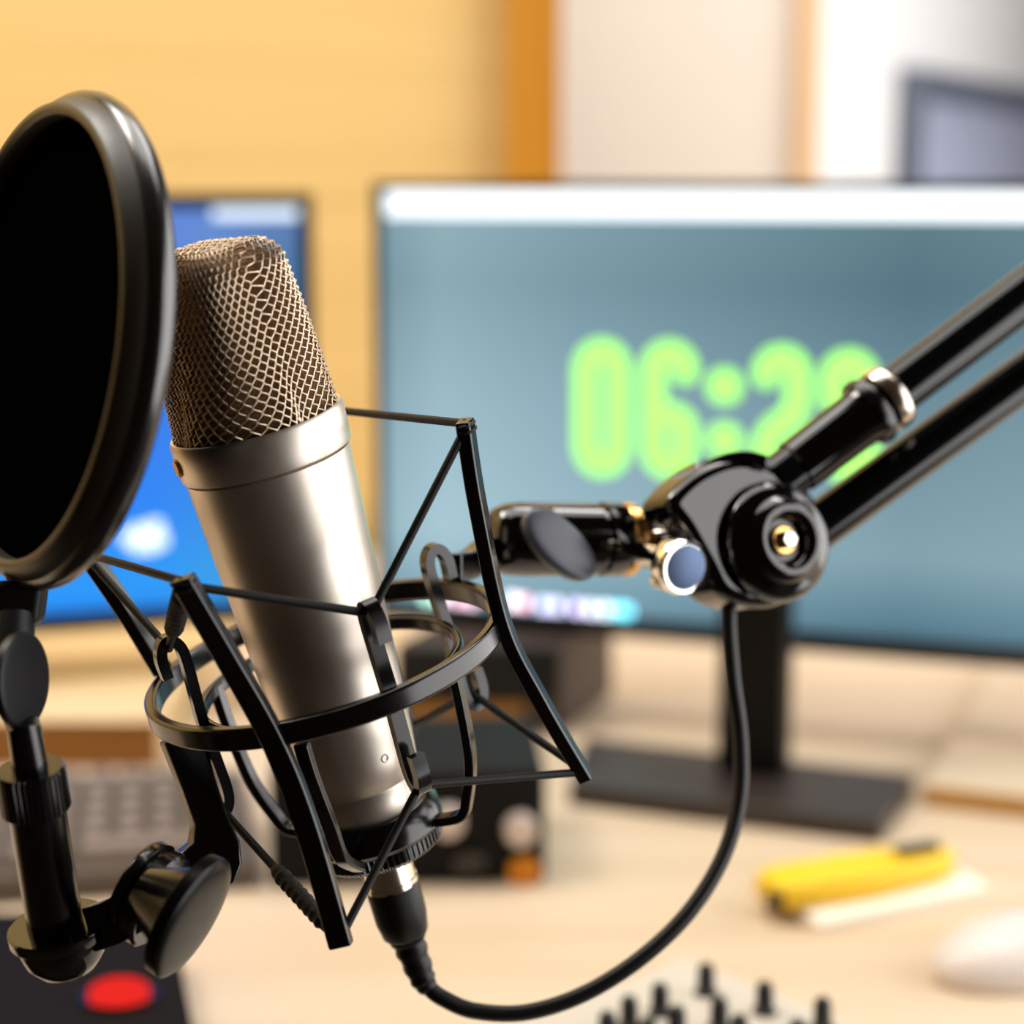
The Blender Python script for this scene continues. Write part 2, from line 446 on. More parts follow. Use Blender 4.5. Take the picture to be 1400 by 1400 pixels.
bm = B(); c2 = V((mo2.x, mo2.y, DESK + .031)) + md2 * .2
box(bm, c2 + mn2 * .06, md2 * .05, mn2 * .03, Z_ * .2); finish('stand_column', bm, M['standcol'], mon2)
bm = B(); box(bm, c2 - md2 * .09 - mn2 * .02, md2 * .22, mn2 * .16, Z_ * .012); finish('stand_base', bm, M['stand'], mon2)

# ------------------------------------------------------------------ things on the desk
# keyboard
kb = [PZ(x, y, DESK + .018) for x, y in ((-180, 1205), (352, 1172), (352, 1052), (-180, 1068))]
k0 = kb[0]; kx = (kb[1] - kb[0]); ky = (kb[3] - kb[0]); kyl = ky.length; kxl = kx.length
kx.normalize(); ky = V((-kx.y, kx.x, 0)); kyl = .168
kt = thing('keyboard', 'brown grey computer keyboard on the desk below the left monitor', 'keyboard', V((k0.x, k0.y, DESK)) + kx * kxl / 2)
bm = B(); box(bm, V((k0.x, k0.y, DESK)), kx * kxl, ky * kyl, Z_ * .016); finish('case', bm, M['keyb'], kt, bevel=.003)
nx = int((kxl - .02) / .0192)
for r_ in range(6):
    yy = .010 + r_ * .0255
    c_ = 0
    while c_ < nx:
        wk = 1 if r_ else (6 if c_ == 5 else 1)
        wk = min(wk, nx - c_)
        o_ = V((k0.x, k0.y, DESK + .0165)) + kx * (.010 + c_ * .0192) + ky * yy
        bm = B()
        vs = []
        for (ix, iy, iz) in ((0, 0, 0), (1, 0, 0), (1, 1, 0), (0, 1, 0), (0, 0, 1), (1, 0, 1), (1, 1, 1), (0, 1, 1)):
            ins = .002 if iz else 0
            w_ = .0192 * wk - .0028
            vs.append(bm.verts.new(o_ + kx * (ins + ix * (w_ - 2 * ins)) + ky * (ins + iy * (.0225 - 2 * ins)) + Z_ * (.0075 * iz)))
        for f in ((0, 3, 2, 1), (4, 5, 6, 7), (0, 1, 5, 4), (1, 2, 6, 5), (2, 3, 7, 6), (3, 0, 4, 7)): bm.faces.new([vs[i] for i in f])
        if c_ * .0192 < kxl and r_ * nx + c_ < 140:
            ko = finish('space_bar' if wk > 1 else 'key', bm, M['keys'], kt)
        c_ += wk

# black box with the red lit button at the lower left
tz = DESK + .03
q = [PZ(x, y, tz) for x, y in ((-170, 1420), (268, 1425), (244, 1318), (-170, 1250))]
q = [PZ(-170, 1480, tz), PZ(275, 1460, tz), PZ(236, 1245, tz), PZ(-170, 1245, tz)]
dv = thing('control_box', 'black desktop control box with a red lit button at lower left', 'control box', V((q[0].x / 2 + q[1].x / 2, q[0].y, DESK)))
bm = B(); prism(bm, [V((v.x, v.y, DESK)) for v in q], Z_ * .03); finish('case', bm, M['device'], dv, bevel=.003)
c_ = PZ(163, 1364, tz)
bm = B(); lathe(bm, c_, Z_, [(.0118, -.001), (.0118, .004), (.010, .0055), (0, .006)], 32)
for v in bm.verts: v.co.x = c_.x + (v.co.x - c_.x) * 1.12
finish('red_button', bm, M['red'], dv)
bm = B(); lathe(bm, c_, Z_, [(.0150, -.001), (.0150, .0015), (.0132, .0015), (.0132, -.001)], 32)
for v in bm.verts: v.co.x = c_.x + (v.co.x - c_.x) * 1.12
finish('button_rim', bm, M['black'], dv)

# audio interface behind the microphone
p0 = PZ(560, 1206, DESK); p1 = PZ(746, 1206, DESK); hx = (p1 - p0); hl = hx.length; hx.normalize(); hy = V((-hx.y, hx.x, 0)).normalized()
hx = V((math.cos(rad(3)), math.sin(rad(3)), 0)); hy = V((-hx.y, hx.x, 0)); p0 = p1 - hx * .15
H = .064
au = thing('audio_interface', 'black audio interface box with silver knobs and orange jack behind the microphone', 'audio interface', p0 + hx * .07)
bm = B(); box(bm, p0, hx * .15, hy * .11, Z_ * H); finish('case', bm, M['interface'], au, bevel=.003)
def on_front(px, py):
    n_ = -hy; r = ray(px, py); t = (p0 - CAM).dot(n_) / r.dot(n_); return CAM + r * t
for x, y in ((711, 1131), (612, 1120)):
    c_ = on_front(x, y)
    bm = B(); lathe(bm, c_, -hy, [(.0088, -.001), (.0085, .008), (.0078, .010), (0, .0103)], 28); finish('gain_knob', bm, M['knobsilver'], au)
c_ = on_front(716, 1190)
bm = B(); lathe(bm, c_, -hy, [(.0085, -.001), (.0085, .004), (.006, .005), (.0045, .005), (.0045, .001)], 28); finish('jack_socket', bm, M['jack'], au)
c_ = on_front(640, 1178)
bm = B(); lathe(bm, c_, -hy, [(.009, -.001), (.009, .003), (.007, .004), (.006, .004), (.006, .001)], 28); finish('jack_socket', bm, M['black'], au)

# dark speaker under the big monitor
a = PZ(540, 1004, DESK); b_ = PZ(768, 1004, DESK); c_ = PZ(838, 948, DESK)
fx = (b_ - a).normalized(); sy = (c_ - b_)
hz = .064
sp = thing('desktop_speaker', 'low dark brown desktop speaker lying on the desk behind the shock mount', 'speaker', (a + b_) / 2)
bm = B(); prism(bm, [a, b_, b_ + sy, a + sy], Z_ * hz); finish('cabinet', bm, M['speaker'], sp, bevel=.002)
fnrm = V((fx.y, -fx.x, 0))
bm = B(); box(bm, a + fx * .002 + Z_ * .027, fx * ((b_ - a).length - .004), fnrm * .006, Z_ * (hz - .029)); finish('speaker_grille', bm, M['grillcloth'], sp, bevel=.002)

bm = B(); box(bm, a + fx * .004 + Z_ * .002, fx * ((b_ - a).length - .03), fnrm * .004, Z_ * .022); finish('lower_panel', bm, M['amber'], sp, bevel=.001)
# notepad, yellow utility knife
n0 = [PZ(x, y, DESK + .006) for x, y in ((1120, 1262), (1352, 1212), (1255, 1150), (1030, 1198))]
bm = B(); prism(bm, [V((v.x, v.y, DESK)) for v in n0], Z_ * .006)
tag(finish('notepad', bm, M['paper'], loc=(n0[0].x, n0[0].y, DESK)), 'white notepad lying on the desk under the yellow knife', 'notepad')
ka = PZ(1044, 1222, DESK + .012); kb_ = PZ(1300, 1178, DESK + .012)
kd = (kb_ - ka); kl = kd.length; kd.normalize(); ks = V((-kd.y, kd.x, 0))
kn = thing('utility_knife', 'yellow plastic utility knife with dark ends on the notepad', 'knife', V((ka.x, ka.y, DESK + .006)))
def kpt(u, v, z): return ka + kd * (u * kl) + ks * v + Z_ * (z - .012)
bm = B()
prof = [(0.0, -.012), (.05, -.016), (.5, -.017), (.86, -.012), (1, -.005), (1, .007), (.9, .014), (.5, .018), (.1, .017), (0.0, .010)]
prism(bm, [kpt(u, v, .0065) for u, v in prof], Z_ * .014); finish('handle', bm, M['knife'], kn, bevel=.003)
bm = B(); box(bm, kpt(.70, -.0045, .0200), kd * (kl * .22), ks * .009, Z_ * .005); finish('slider', bm, M['dark'], kn, bevel=.001)
bm = B(); prism(bm, [kpt(-.01, -.014, .0062), kpt(.2, -.016, .0062), kpt(.2, -.011, .0062), kpt(-.02, -.006, .0062)], Z_ * .011); finish('end_cap', bm, M['dark'], kn, bevel=.001)
bm = B(); prism(bm, [kpt(1.0, -.003, .011), kpt(1.09, .001, .011), kpt(1.0, .005, .011)], Z_ * .0012); finish('blade', bm, M['chrome'], kn)

# white mouse
mc = PZ(1400, 1322, DESK)
bm = B(); bmesh.ops.create_uvsphere(bm, u_segments=32, v_segments=20, radius=1)
for v in bm.verts:
    z = max(v.co.z, -.25)
    r_ = Matrix.Rotation(rad(24), 3, 'Z') @ V((v.co.x * .052, v.co.y * .029, 0))
    v.co = mc + r_ + Z_ * ((z + .25) * .021)
tag(finish('computer_mouse', bm, M['mouse'], sharp=60, loc=mc), 'white computer mouse on the desk at the right edge', 'mouse')

# mixer with knobs at the bottom
mz = DESK + .05
m0 = PZ(936, 1306, mz); m1 = PZ(1250, 1430, mz); m2 = PZ(770, 1412, mz)
e1 = (m1 - m0); e1.z = 0; e1.normalize(); e2 = (m2 - m0); e2.z = 0; e2.normalize()
e2 = V((e1.y, -e1.x, 0)); e2 = e2 if e2.y < 0 else -e2
mx = thing('audio_mixer', 'light grey audio mixer with rows of black knobs at the bottom edge', 'mixer', V((m0.x, m0.y, DESK)) + e1 * .1 + e2 * .12)
bm = B(); box(bm, V((m0.x, m0.y, DESK)), e1 * .24, e2 * .26, Z_ * .05); finish('panel', bm, M['mixer'], mx, bevel=.003)
kk = 0
for px_, py_ in ((965, 1352), (1045, 1378), (1124, 1400), (902, 1380), (860, 1398), (983, 1400), (925, 1412), (1010, 1425), (1090, 1432), (830, 1420), (885, 1430)):
    c_ = PZ(px_, py_ + 6, mz)
    bm = B(); lathe(bm, c_, Z_, [(.0052, -.001), (.005, .001), (.0038, .002), (.0034, .011), (.0026, .0125), (0, .0125)], 20); finish('knob', bm, M['knobblack'], mx)

# ------------------------------------------------------------------ microphone frame (local axes)
O = P(445, 900, .530)
aX = V((-math.tan(rad(14.0)), -math.tan(rad(6.5)), 1)).normalized()
eZ = aX
eY = (Y_ - eZ * Y_.dot(eZ)).normalized()
eX = eY.cross(eZ)
def L(az, rho, z): return O + eX * (rho * math.cos(rad(az))) + eY * (rho * math.sin(rad(az))) + eZ * z
def radial(az): return eX * math.cos(rad(az)) + eY * math.sin(rad(az))
def tang(az): return -eX * math.sin(rad(az)) + eY * math.cos(rad(az))
def zat(px, py):                 # height on the axis that comes nearest to the pixel
    best = None
    for i in range(-1200, 1500):
        z = i * 1e-4; p_ = O + eZ * z - CAM; d = p_.dot(FW)
        e = (700 + F * p_.dot(RT) / d - px) ** 2 + (700 - F * p_.dot(UP) / d - py) ** 2
        if best is None or e < best[0]: best = (e, z)
    return best[1]
def rpx(n, z): return n * depth(O + eZ * z) / F
def cyl(px, py, rho, front=True):  # where a pixel's ray meets the cylinder of radius rho about the axis
    r = ray(px, py); w = CAM - O
    a_ = r - eZ * r.dot(eZ); b0 = w - eZ * w.dot(eZ)
    A_, B_, C_ = a_.dot(a_), 2 * a_.dot(b0), b0.dot(b0) - rho * rho
    D_ = B_ * B_ - 4 * A_ * C_
    s = math.sqrt(max(D_, 0))
    return CAM + r * ((-B_ - s) / (2 * A_) if front else (-B_ + s) / (2 * A_))
def azof(p):
    w = p - O; return math.degrees(math.atan2(w.dot(eY), w.dot(eX)))

# ------------------------------------------------------------------ microphone
zrT, zrB = zat(347, 574), zat(354, 629)       # collar ring: top, bottom
zb = zat(498, 1088)                            # bottom of the body
rR = rpx(122.5, zrT)
mic = thing('studio_microphone', 'satin nickel condenser microphone with wire grille, held upright in the shock mount', 'microphone', O + eZ * (zb - .012))
r_top = rpx(115, zrB); r_bot = rpx(80, zb)
bm = B()
prof = [(0, zb - .006), (r_bot - .003, zb - .006), (r_bot - .001, zb - .004), (r_bot, zb)]
gz = zat(489, 1062)
prof += [(r_bot * 1.015, gz - .0006), (r_bot * 1.0, gz - .0003), (r_bot * 1.0, gz + .0003), (r_bot * 1.02, gz + .0006)]
N = 12
for i in range(1, N + 1):
    t = i / N; z = gz + .0006 + (zrB - gz - .0006) * t
    prof.append((r_bot * 1.02 + (r_top - r_bot * 1.02) * (t ** .85), z - .0010 * t))
prof += [(r_top - .0014, zrB - .0005), (r_top - .0014, zrB + .0006)]
lathe(bm, O, eZ, prof, 96); finish('body', bm, M['nickel'], mic, sharp=50)
bm = B()
lathe(bm, O, eZ, [(r_top * .90, zrB), (rR * .978, zrB), (rR * .984, zrB + .0004), (rR * .992, zrB + .004), (rR, zrT - .0010), (rR - .0006, zrT), (rR - .0014, zrT), (rR - .0016, zrT - .003), (0, zrT - .003)], 96)
finish('collar_ring', bm, M['nickel'], mic, sharp=40)
# gold dot on the addressed side of the collar
pd = cyl(243, 640, rR)
nd = (pd - O); nd = (nd - eZ * nd.dot(eZ)).normalized()
bm = B(); lathe(bm, pd - nd * .0004, nd, [(.0026, 0), (.0026, .0006), (.0021, .0010), (0, .0011)], 24); finish('gold_dot', bm, M['gold'], mic)
# small screw above the lower groove
ps = cyl(526, 1036, r_bot * 1.06); ns = (ps - O); ns = (ns - eZ * ns.dot(eZ)).normalized()
bm = B(); lathe(bm, ps - ns * .0006, ns, [(.0014, 0), (.0014, .0006), (.0010, .0009), (.0007, .0008), (.0006, .0001), (0, .0001)], 20); finish('screw', bm, M['nickel'], mic)
# ---- grille
gH = .0500
al = 38.0
fD = -(eX * math.cos(rad(al)) + eY * math.sin(rad(al)))      # addressed side
wD = eX * math.sin(rad(al)) - eY * math.cos(rad(al))
Rg = rR - .0012
RR = .0075
def gsurf(th, v, off=0.0):
    """th 0..2pi, v 0..1 over the side, 1..2 over the rounded shoulder"""
    def half(h):
        return Rg * (1 - .12 * h), Rg * (1 - .46 * h ** .75), 2 + 4.2 * h ** 1.2
    if v <= 1:
        h = v * (gH - RR) / gH; a_, b_, n_ = half(h); ins = 0; z = h * gH
    else:
        ph = (v - 1) * PI / 2; h = (gH - RR) / gH; a_, b_, n_ = half(h)
        ins = RR * (1 - math.cos(ph)); z = gH - RR + RR * math.sin(ph)
    a_ += off - ins; b_ += off - ins
    c, s = math.cos(th), math.sin(th)
    x = a_ * math.copysign(abs(c) ** (2 / n_), c); y = b_ * math.copysign(abs(s) ** (2 / n_), s)
    return O + wD * x + fD * y + eZ * (zrT - .002 + z + (off if v > 1 else 0))
def gtop():
    h = (gH - RR) / gH
    return Rg * (1 - .12 * h) - RR, Rg * (1 - .46 * h ** .75) - RR, 2 + 4.2 * h ** 1.2
# equal-arc parametrisation at mid height
def arcparam(n, v):
    S = 1440; pts = [gsurf(2 * PI * k / S, v) for k in range(S + 1)]
    cum = [0]
    for i in range(S): cum.append(cum[-1] + (pts[i + 1] - pts[i]).length)
    out = []; j = 0
    for k in range(n):
        t = cum[-1] * k / n
        while cum[j + 1] < t: j += 1
        out.append(2 * PI * (j + (t - cum[j]) / (cum[j + 1] - cum[j])) / S)
    return out
bm = B()
S = 96; rows = []
for v in [i / 20 for i in range(21)] + [1 + i / 6 for i in range(1, 7)]:
    rows.append([bm.verts.new(gsurf(2 * PI * k / S, v, -.0014)) for k in range(S)])
for a_, b_ in zip(rows, rows[1:]):
    for k in range(S): bm.faces.new((a_[k], a_[(k + 1) % S], b_[(k + 1) % S], b_[k]))
bm.faces.new(rows[-1]); bm.faces.new(rows[0][::-1])
gi = finish('inner_mesh', bm, M['inner'], mic, sharp=60)
bm = B()
NW = 100; RW = 28; WR = .00031
sS, sT = gH - RR, RR * PI / 2
ds = (sS + sT * .72) / (RW - 1)
def vof(q): return max(0, q / sS) if q <= sS else 1 + (q - sS) / sT
tab = arcparam(2 * NW, .55)
for w in range(NW):
    pts = []
    for j in range(RW):
        # hexagonal wire cells: every wire runs alongside one neighbour, crosses over and runs alongside the other
        kx_ = (2 * w + (.86 if (j + w) % 2 else -.86)) % (2 * NW)
        i0 = int(kx_) % (2 * NW); fr_ = kx_ - int(kx_)
        t0, t1 = tab[i0], tab[(i0 + 1) % (2 * NW)]
        if t1 < t0: t1 += 2 * PI
        th = t0 + (t1 - t0) * fr_
        for e in (-.27, .27):
            pts.append(gsurf(th, vof((j + e) * ds), .0003 * (1 if e > 0 else -1)))
    tube(bm, pts, WR, 6)
# top cap: rows of wire across the crown
ta, tb, tn = gtop(); ta += RR * .30; tb += RR * .30
nr = 15
for i in range(nr):
    x = -ta + 2 * ta * (i + .5) / nr
    ym = tb * max(0, 1 - abs(x / ta) ** tn) ** (1 / tn)
    if ym < .002: continue
    nz = max(3, int(2 * ym / .0016)); pts = []
    for k in range(nz + 1):
        y = -ym + 2 * ym * k / nz
        e = max(abs(x) / ta, abs(y) / tb)
        zz = gH - max(0, e - .35) ** 2 * .0022 + (.0002 if k % 2 else -.0002)
        pts.append(O + wD * (x + (1 if (k + i) % 2 else -1) * ta / nr * .86) + fD * y + eZ * (zrT - .002 + zz + .0002))
    tube(bm, pts, WR, 6)
finish('wire_grille', bm, M['wire'], mic, sharp=180)

# ------------------------------------------------------------------ shock mount
RO = .0495
sm = thing('shock_mount', 'black spider shock mount with cords around the lower half of the microphone', 'shock mount', L(0, 0, zb - .02))
def ring(name, z, r, w, t, par, m, seg=120, a0=None, a1=None):
    bm = B()
    if a0 is None:
        prof = [(r - t / 2, z - w / 2), (r + t / 2, z - w / 2), (r + t / 2, z + w / 2), (r - t / 2, z + w / 2), (r - t / 2, z - w / 2)]
        rows = []
        for rr, zz in prof[:-1]: rows.append([bm.verts.new(L(360 * k / seg, rr, zz)) for k in range(seg)])
        rows.append(rows[0])
        for a_, b_ in zip(rows, rows[1:]):
            for k in range(seg): bm.faces.new((a_[k], a_[(k + 1) % seg], b_[(k + 1) % seg], b_[k]))
    return finish(name, bm, m, par, bevel=.0009)
ring('outer_ring', 0, RO, .0062, .0034, sm, M['black'])
ring('inner_ring', -.0055, .0370, .0042, .0024, sm, M['black'])
armpts = {
    'A': [cyl(249, 790, .0570), cyl(310, 896, .0535), cyl(374, 1012, .0520), cyl(420, 1130, .0555), cyl(467, 1294, .0620)],
    'B': [cyl(635, 574, .0570), cyl(653, 690, .0545), cyl(688, 852, .0518), cyl(738, 955, .0560), cyl(801, 1064, .0625)],
    'C': [L(166, .0610, .0430), L(163, .0560, .022), L(161, .0518, .002)],
    'D': [L(82, .0585, .0590), L(82, .0540, .030), L(82, .0518, 0), L(82, .0555, -.026), L(82, .0620, -.052)],
}
# fix tangency: points the ray misses fall back to the silhouette
ends = {}
for k_, pts in armpts.items():
    sp_ = smooth(pts, 10)
    wd = []
    for p_ in sp_: wd.append(tang(azof(p_)))
    bm = B(); strip(bm, sp_, wd, .0061, .0040); finish('outer_arm', bm, M['black'], sm, bevel=.0007)
    ends[k_] = (pts[0], pts[-1])
# inner cage: four hooked bars
hk = {}
for az in (-60, -155, 30, 115):
    rho = .0370 + .0014
    prof = [(.0436, .0095), (.0438, .0150), (.0425, .0185), (.0406, .0195), (.0385, .0180), (.0375, .0140), (.0378, .004), (.0382, -.0055), (.0378, -.015), (.0375, -.0250), (.0385, -.0295), (.0406, -.0312), (.0425, -.0300), (.0438, -.0265), (.0436, -.0205)]
    if az == -60: dz = .004
    elif az == 30: dz = -.0020
    else: dz = .002
    prof = [(r_, z + dz if z > -.01 else z + dz * .4) for r_, z in prof]
    pts = smooth([L(az, r_, z) for r_, z in prof], 5)
    bm = B(); strip(bm, pts, tang(az), .0040, .0029)
    finish('cage_bar', bm, M['black'], sm, bevel=.0006)
    hk[az] = (L(az, .0408, .0170 + dz), L(az, .0408, -.0285))
# inner cage: four legs that run down to the threaded ring
for az in (-112, -20, 70, 160):
    bm = B()
    pts = smooth([L(az, .0370, -.004), L(az, .0368, -.016), L(az, .0350 if az != -112 else .031, -.034), L(az, .0310 if az != -112 else .0250, -.046), L(az, .0275 if az != -112 else .0225, -.0515), L(az, .0190, -.0525)], 6)
    if az == -112: pts = smooth([cyl(412, 1016, .0368), cyl(428, 1068, .0360), cyl(450, 1126, .0330), cyl(467, 1172, .0295), cyl(492, 1186, .0205)], 6)
    strip(bm, pts, tang(az), .0042, .0028); finish('cage_leg', bm, M['black'], sm, bevel=.0006)
# threaded ring under the microphone
zn = zat(522, 1140)
rn = rpx(88, zn)
bm = B()
def knurl(k): return 1.0 + (.012 if k % 4 < 2 else -.012)
lathe(bm, O, eZ, [(.012, zn - .0040), (rn - .0015, zn - .0040), (rn, zn - .0025), (rn, zn + .0010), (rn - .0008, zn + .0016), (.012, zn + .0016)], 264, rfun=knurl)
finish('locking_nut', bm, M['black'], sm, sharp=30)
bm = B()
lathe(bm, O, eZ, [(.0155, zn + .0014), (rn + .0006, zn + .0014), (rn + .0016, zn + .0028), (rn + .0012, zn + .0070), (rn - .0012, zn + .0098), (.0158, zn + .0098)], 96)
finish('seat_ring', bm, M['black'], sm, sharp=40)
# elastic cord segments
def cordseg(a_, b_, r=.00115, name='elastic_cord'):
    bm = B(); pts = [a_ + (b_ - a_) * (i / 12) for i in range(13)]
    tube(bm, pts, r, 12); return finish(name, bm, M['cord'], sm)
tp = {k_: v[0] - eZ * .002 for k_, v in ends.items()}; bt = {k_: v[1] + eZ * .002 for k_, v in ends.items()}
for a_, b_ in (('A', -60), ('B', -60), ('A', -155), ('C', -155), ('D', 115)):
    cordseg(tp[a_], hk[b_][0])
cordseg(tp['B'] + eZ * .001, tp['D'] + eZ * .001); cordseg(tp['A'] + eZ * .001, tp['C'] + eZ * .001)
for a_, b_ in (('A', -60), ('B', -60), ('A', -155), ('B', 30), ('D', 115), ('D', 30)):
    cordseg(bt[a_], hk[b_][1])
# cord ends wrapped round the bar tips
for k_ in 'ABCD':
    for tip, sg in ((ends[k_][0], -1), (ends[k_][1], 1)):
        if sg == 1: continue
        az = azof(tip); bm = B(); c0 = tip + eZ * (sg * .0012)
        for j in range(2):
            pts = []
            for i in range(20):
                a_ = 2 * PI * i / 20
                pts.append(c0 + eZ * (sg * .0016 * j) + tang(az) * (.0031 * math.cos(a_)) + radial(az) * (.0021 * math.sin(a_)))
            tube(bm, pts, .0006, 8, closed=True)
        finish('cord_wrap', bm, M['cord'], sm)
# ribbed sleeves over the joined cord ends
for (a_, b_, t0, t1, rr) in ((tp['A'], hk[-155][0], .08, .74, .0025), (bt['A'], hk[-155][1], .08, .52, .0023)):
    bm = B(); pts = []; rs = []
    for i in range(41):
        t = t0 + (t1 - t0) * i / 40
        pts.append(a_ + (b_ - a_) * t); e = min(i, 40 - i)
        rs.append(rr * (.62 + .38 * min(1, e / 5)) * (1 + .09 * math.sin(i * 1.55)))
    tube(bm, pts, rs, 14); finish('cord_sleeve', bm, M['sleeve'], sm, sharp=180)
# tongue and swivel clamp on the boom side
bm = B()
tongue = smooth([cyl(618, 776, RO, False), P(640, 772, .572), P(668, 752, .585), P(700, 742, .592)], 6)
strip(bm, tongue, UP, .0085, .006); finish('tongue', bm, M['gloss'], sm, bevel=.001)
cl0, cl1 = P(668, 737, .588), P(862, 737, .606)
ca = (cl1 - cl0); cL = ca.length; ca.normalize()
bm = B()
k = cL / .046
lathe(bm, cl0, ca, [(0, 0), (.0070, .0002), (.0096, .002), (.0112, .006), (.0116, .012), (.0116, .034 * k), (.0104, .0345 * k), (.0104, .036 * k), (.0118, .0365 * k), (.0118, .0420 * k), (.0112, .043 * k), (.006, .043 * k)], 56)
finish('swivel_clamp', bm, M['gloss'], sm, sharp=40)
bm = B(); lathe(bm, cl0 + ca * (.0430 * k), ca, [(.006, 0), (.0112, 0), (.0118, .0006), (.0118, .0030), (.0108, .0040), (.006, .0040)], 56); finish('end_flange', bm, M['brass'], sm, sharp=40)
# oval wing of the clamp, facing the camera
wc = P(768, 743, .580); wn_ = camvec(.54, .28, .79)
def wing(bm, c, n, long_dir, a_, b_, t, dome=.0012):
    n = n.normalized(); u = (long_dir - n * long_dir.dot(n)).normalized(); v = n.cross(u)
    prof = [(.90, -t), (.99, -t * .86), (1, -t * .5), (1, -t * .10), (.965, 0)] + [(.965 * math.cos(i / 6 * PI / 2), dome * math.sin(i / 6 * PI / 2)) for i in range(1, 7)]
    seg = 48; rows = []
    for s, h in prof:
        if s < 1e-6: rows.append([bm.verts.new(c + n * h)])
        else: rows.append([bm.verts.new(c + n * h + u * (a_ * s * math.cos(2 * PI * k / seg)) + v * (b_ * s * math.sin(2 * PI * k / seg))) for k in range(seg)])
    for r0, r1 in zip(rows, rows[1:]):
        for k in range(seg):
            if len(r1) == 1: bm.faces.new((r0[k], r0[(k + 1) % seg], r1[0]))
            else: bm.faces.new((r0[k], r0[(k + 1) % seg], r1[(k + 1) % seg], r1[k]))
    bm.faces.new(rows[0][::-1])
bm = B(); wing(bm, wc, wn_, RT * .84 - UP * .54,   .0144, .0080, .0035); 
o_wing = finish('clamp_wing', bm, M['wing_sheen'], sm, sharp=60)
bm = B(); tube(bm, [wc - wn_ * .002, wc - wn_ * .010, P(745, 750, .592)], [.0048, .0045, .006], 24); finish('wing_stem', bm, M['gloss'], sm)
bm = B(); lathe(bm, P(735, 706, .585), camvec(-.2, .9, .35), [(.0055, -.003), (.0055, .0005), (.0048, .001), (0, .001)], 24); finish('clamp_screw', bm, M['gloss'], sm)

# ------------------------------------------------------------------ boom arm
ba = thing('boom_arm', 'glossy black twin tube boom arm reaching in from the right in front of the clock', 'boom arm', P(1045, 742, .604))
t0 = P(880, 736, .607); t1 = P(1000, 700, .606)
ad = V((0, 0, 0)) + ca
bm = B(); lathe(bm, cl1 - ca * .0005, ca, [(.0085, 0), (.0100, .0005), (.0100, .0022), (.0080, .0026), (.0072, .0045), (.0082, .005), (.0082, .0075), (.0060, .008), (.0060, .014)], 40)
finish('thread_adapter', bm, M['brass'], ba, sharp=40)
# hinge housing
hn = camvec(.45, .12, .88)
hc = P(1042, 744, .600)
def cplane(px, py):              # pixel onto the hinge's middle plane
    r = ray(px, py); t = (hc - CAM).dot(hn) / r.dot(hn); return CAM + r * t
out = [(902, 690), (930, 655), (968, 634), (1004, 628), (1040, 640), (1095, 672), (1115, 730), (1102, 790), (1062, 826), (1018, 832), (975, 816), (952, 776), (925, 728)]
pl = smooth([cplane(x, y) - hn * .014 for x, y in out], 5, closed=True)
bm = B(); prism(bm, pl, hn * .020); finish('hinge_housing', bm, M['gloss'], ba, bevel=.005)
bm = B(); lathe(bm, hc + hn * .0045, hn, [(.0176, 0), (.0190, .0012), (.0192, .0034), (.0184, .0056), (.0160, .0074), (.0140, .0078), (.0134, .0084), (.0122, .0104), (.0104, .0114), (.0084, .0108), (.0070, .0088), (.0064, .0066), (0, .0064)], 64)
finish('hinge_cover', bm, M['gloss'], ba, sharp=50)
bc = hc + hn * .0118
bm = B(); lathe(bm, bc - hn * .001, hn, [(.0048, -.0005), (.0048, .0012), (.0042, .0016), (.0, .0016)], 28); 
bolt = finish('bolt', bm, M['brass'], ba, sharp=30)
bm = B(); lathe(bm, bc - hn * .001, hn, [(.0030, .001), (.0030, .0040), (.0024, .0048), (0, .0048)], 6); finish('bolt_head', bm, M['chrome'], bolt, sharp=20)
# top strap of the housing
st = smooth([P(898, 690, .600), P(935, 655, .600), P(975, 634, .599), P(1010, 630, .599), P(1045, 640, .599)], 6)
bm = B(); strip(bm, st, hn, .014, .004); finish('hinge_strap', bm, M['gloss'], ba, bevel=.001)
# chrome thumb screw
sc_ = P(938, 776, .574); sn = camvec(.46, -.16, .86)
bm = B(); lathe(bm, sc_, sn, [(.0040, -.026), (.0040, -.010), (.0075, -.0085), (.0088, -.006), (.0090, -.002), (.0080, .0002), (.0070, 0)], 40); ts = finish('thumb_screw', bm, M['chrome'], ba, sharp=40)
bm = B(); lathe(bm, sc_ - sn * .0002, sn, [(.0071, 0), (.0068, .0004), (.004, .0008), (0, .0009)], 40); finish('screw_cap', bm, M['steel'], ts, sharp=40)
# clevis arms in chrome that join adapter and hinge
for (x0_, y0_, x1_, y1_, r_) in ((884, 712, 930, 716, .0045), (884, 752, 925, 776, .0042), (900, 792, 945, 800, .0030)):
    bm = B(); tube(bm, [P(x0_, y0_, .603), P((x0_ + x1_) / 2, (y0_ + y1_) / 2, .594), P(x1_, y1_, .592)], r_, 20); finish('clevis', bm, M['chrome'], ba)
# two tubes
def boom(x0_, y0_, d0, x1_, y1_, d1, r_, name='tube'):
    a_, b_ = P(x0_, y0_, d0), P(x1_, y1_, d1)
    bm = B(); tube(bm, [a_ + (b_ - a_) * (i / 4) for i in range(5)], r_, 40); return finish(name, bm, M['tube'], ba)
boom(1060, 660, .606, 1620, 236, .640, .0082)
boom(1070, 755, .612, 1620, 356, .646, .0078)
